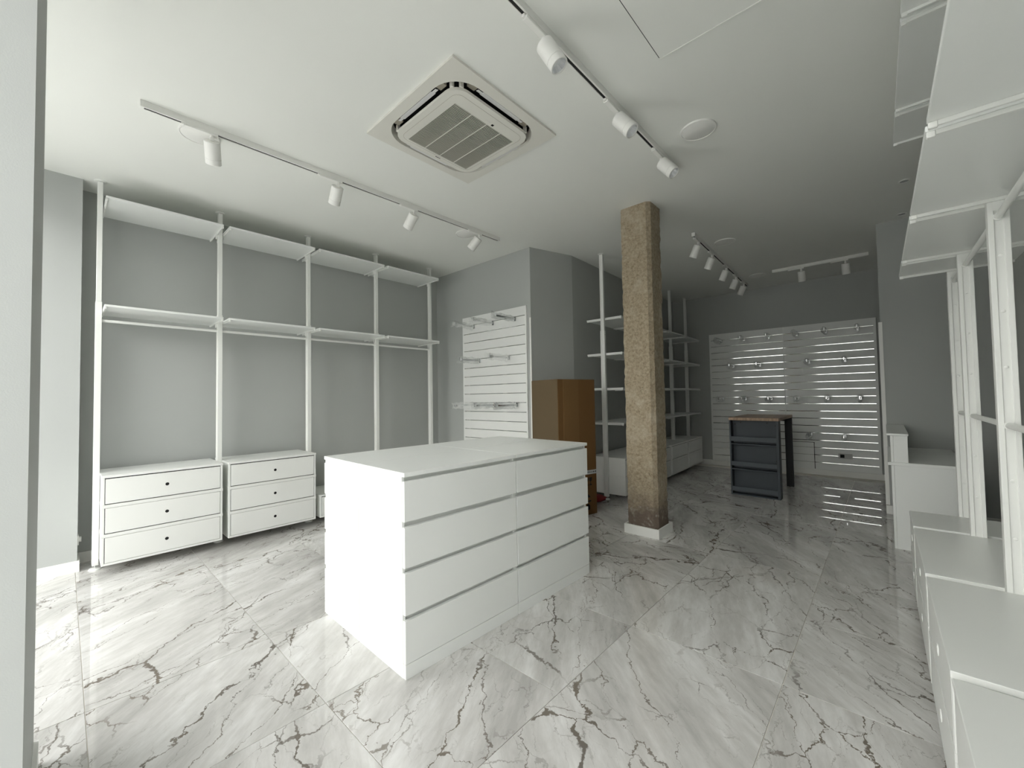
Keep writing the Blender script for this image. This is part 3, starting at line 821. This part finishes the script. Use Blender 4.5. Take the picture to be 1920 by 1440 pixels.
# ------------------------------------------------------------------ tracks and spotlights
def track(label, p, q, hgt=.042):
    p, q = Vector(p), Vector(q); d = q-p; L_ = d.length; a = math.atan2(d.y, d.x)
    t = thing('light_track', label, 'light track', (p.x, p.y, HC), a, 'white ceiling light tracks')
    m = MB(); w2 = .018
    m.box(.004, L_-.004, -w2, w2, -.012, 0); m.box(.004, L_-.004, -w2, -w2+.010, -hgt, -.012, bevel=.0008); m.box(.004, L_-.004, w2-.010, w2, -hgt, -.012, bevel=.0008)
    m.build('track_profile', SPOTM, t)
    MB().box(.02, L_-.02, -.008, .008, -.0385, -.012).build('track_slot', DARK, t)
    for x0 in (0, L_-.02): MB().box(x0, x0+.02, -w2-.0005, w2+.0005, -hgt-.0005, 0, bevel=.001).build('end_cap', SPOTM, t)
    return t
ME['ad'] = MB().box(-.11, .075, -.0165, .0165, -.060, -.0425, bevel=.004, seg=2).box(-.125, -.108, -.010, .010, -.058, -.043, bevel=.003).mesh('adapter', SPOTM)
ME['lever'] = MB().box(-.118, -.098, -.022, -.010, -.064, -.054, bevel=.003).mesh('lever', SPOTM)
ME['stem'] = MB().cyl((.040, 0, -.060), (.040, 0, -.078), .012, 16).cyl((.040, -.012, -.086), (.040, .012, -.086), .013, 16).mesh('joint', SPOTM, True)
prof = [(0, .0), (.043, .0), (.0475, -.004), (.0475, -.110), (.0460, -.1105), (.0460, -.1125), (.0475, -.113), (.0475, -.148), (.0455, -.150), (.0405, -.150), (.0400, -.143)]
ME['body'] = MB().lathe(prof, 32).mesh('lamp_body', SPOTM, True)
m = MB(); n_ = 64
rows = []
for r, z in ((.0400, -.143), (.035, -.128), (.028, -.115), (.017, -.106), (.009, -.104)):
    rows.append([m.bm.verts.new((r*(1+.035*(k % 2))*math.cos(2*PI*k/n_), r*(1+.035*(k % 2))*math.sin(2*PI*k/n_), z)) for k in range(n_)])
for A, B in zip(rows, rows[1:]):
    for k in range(n_): m.bm.faces.new((A[k], A[(k+1) % n_], B[(k+1) % n_], B[k]))
m.bm.faces.new(rows[-1])
ME['refl'] = m.mesh('reflector', mat('satin_reflector', (.80, .81, .82), .38, metal=1, var=.05))
def spot(label, x, y, rz, aim, group):
    t = thing('track_spotlight', label, 'spotlight', (x, y, HC), rz, group)
    for k, nm in (('ad', 'adapter'), ('lever', 'lever'), ('stem', 'joint')): link(nm, ME[k], t)
    a = Matrix.Rotation(-rz, 3, 'Z') @ Vector(aim).normalized()
    q = Vector((0, 0, -1)).rotation_difference(a)
    piv = Vector((.040, 0, -.088))
    for k, nm in (('body', 'lamp_body'), ('refl', 'reflector')):
        o = link(nm, ME[k], t, piv+a*.006); o.rotation_mode = 'QUATERNION'; o.rotation_quaternion = q
    return t
track('long white light track over the left side of the room', (-3.375, .300), (-3.335, 3.465))
track('long white light track right of the ceiling cassette', (-1.232, .30), (-1.232, 3.407))
track('white light track behind the concrete column, with five spotlights', (-1.612, 4.955), (-1.728, 8.01))
track('short white light track across the room before the back slat wall', (-1.245, 7.379), (-.120, 7.372))
for y, nm, aim in ((.667, 'nearest the window', (-.62, .2, -.75)), (1.539, 'second from the window', (-.69, .1, -.71)), (2.289, 'third from the window', (-.69, -.05, -.71)), (3.138, 'last, by the slat wall corner', (-.69, -.2, -.70))):
    spot('white spotlight on the left long track, '+nm, -3.37+.0126*(y-.3), y-.04, PI/2-.0126, aim, 'spotlights on the left track')
for y, nm, aim in ((1.633, 'nearest the camera', (.44, .23, -.87)), (2.406, 'middle one', (.60, .09, -.79)), (3.109, 'farthest one', (.62, .0, -.78))):
    spot('white spotlight on the track right of the cassette, '+nm, -1.232, y-.04, PI/2, aim, 'spotlights on the right track')
for (x, y), nm in zip(((-1.622, 5.156), (-1.645, 5.776), (-1.673, 6.524), (-1.698, 7.161), (-1.716, 7.70)), ('first and nearest', 'second', 'third', 'fourth', 'fifth and farthest')):
    spot(f'white spotlight on the track behind the column, {nm}', x, y-.04, PI/2+.038, (-.43, .09, -.90), 'spotlights on the track behind the column')
for (x, y), nm in zip(((-.878, 7.377), (-.368, 7.374)), ('left one', 'right one')):
    spot(f'white spotlight on the short track before the back slat wall, {nm}', x-.04, y, 0, (.02, .30, -.95), 'spotlights on the short back track')

# ------------------------------------------------------------------ round ceiling speakers and downlights
ME['rim'] = MB().lathe([(.112, -.0115), (.1175, -.010), (.1185, -.004), (.1185, 0), (.108, 0), (.109, -.010), (.112, -.0115)], 40).mesh('rim', SPOTM, True)
ME['spk'] = MB().lathe([(0, -.0095), (.105, -.0090), (.110, -.006), (.110, 0)], 40).mesh('cover', SPOTM, True)
for x, y, lb in ((-3.52, .627, 'round white flush ceiling disc by the left track, near the window'), (-3.515, 3.107, 'round white flush ceiling disc by the end of the left track'),
                 (-.932, 3.038, 'round white flush ceiling disc right of the cassette track'), (-1.426, 5.534, 'round white flush ceiling disc beside the five-light track behind column'),
                 (-1.473, 7.504, 'round white flush ceiling disc far back between the two rear tracks')):
    t = thing('ceiling_disc', lb, 'ceiling disc', (x, y, HC), 0, 'round flush discs in the ceiling')
    link('rim', ME['rim'], t); link('cover', ME['spk'], t)
ME['drim'] = MB().lathe([(.030, -.001), (.031, -.006), (.040, -.004), (.0415, 0)], 28).mesh('rim', SPOTM, True)
ME['dcone'] = MB().lathe([(0, -.0005), (.018, -.0008), (.0305, -.004)], 28).mesh('reflector', STEEL, True)
for x, y, lb in ((.180, 5.093, 'small recessed downlight above the counter, the nearer one'), (.180, 6.03, 'small recessed downlight in the corner above the counter, the farther one')):
    t = thing('recessed_downlight', lb, 'downlight', (x, y, HC), 0, 'small recessed downlights')
    link('rim', ME['drim'], t); link('reflector', ME['dcone'], t)
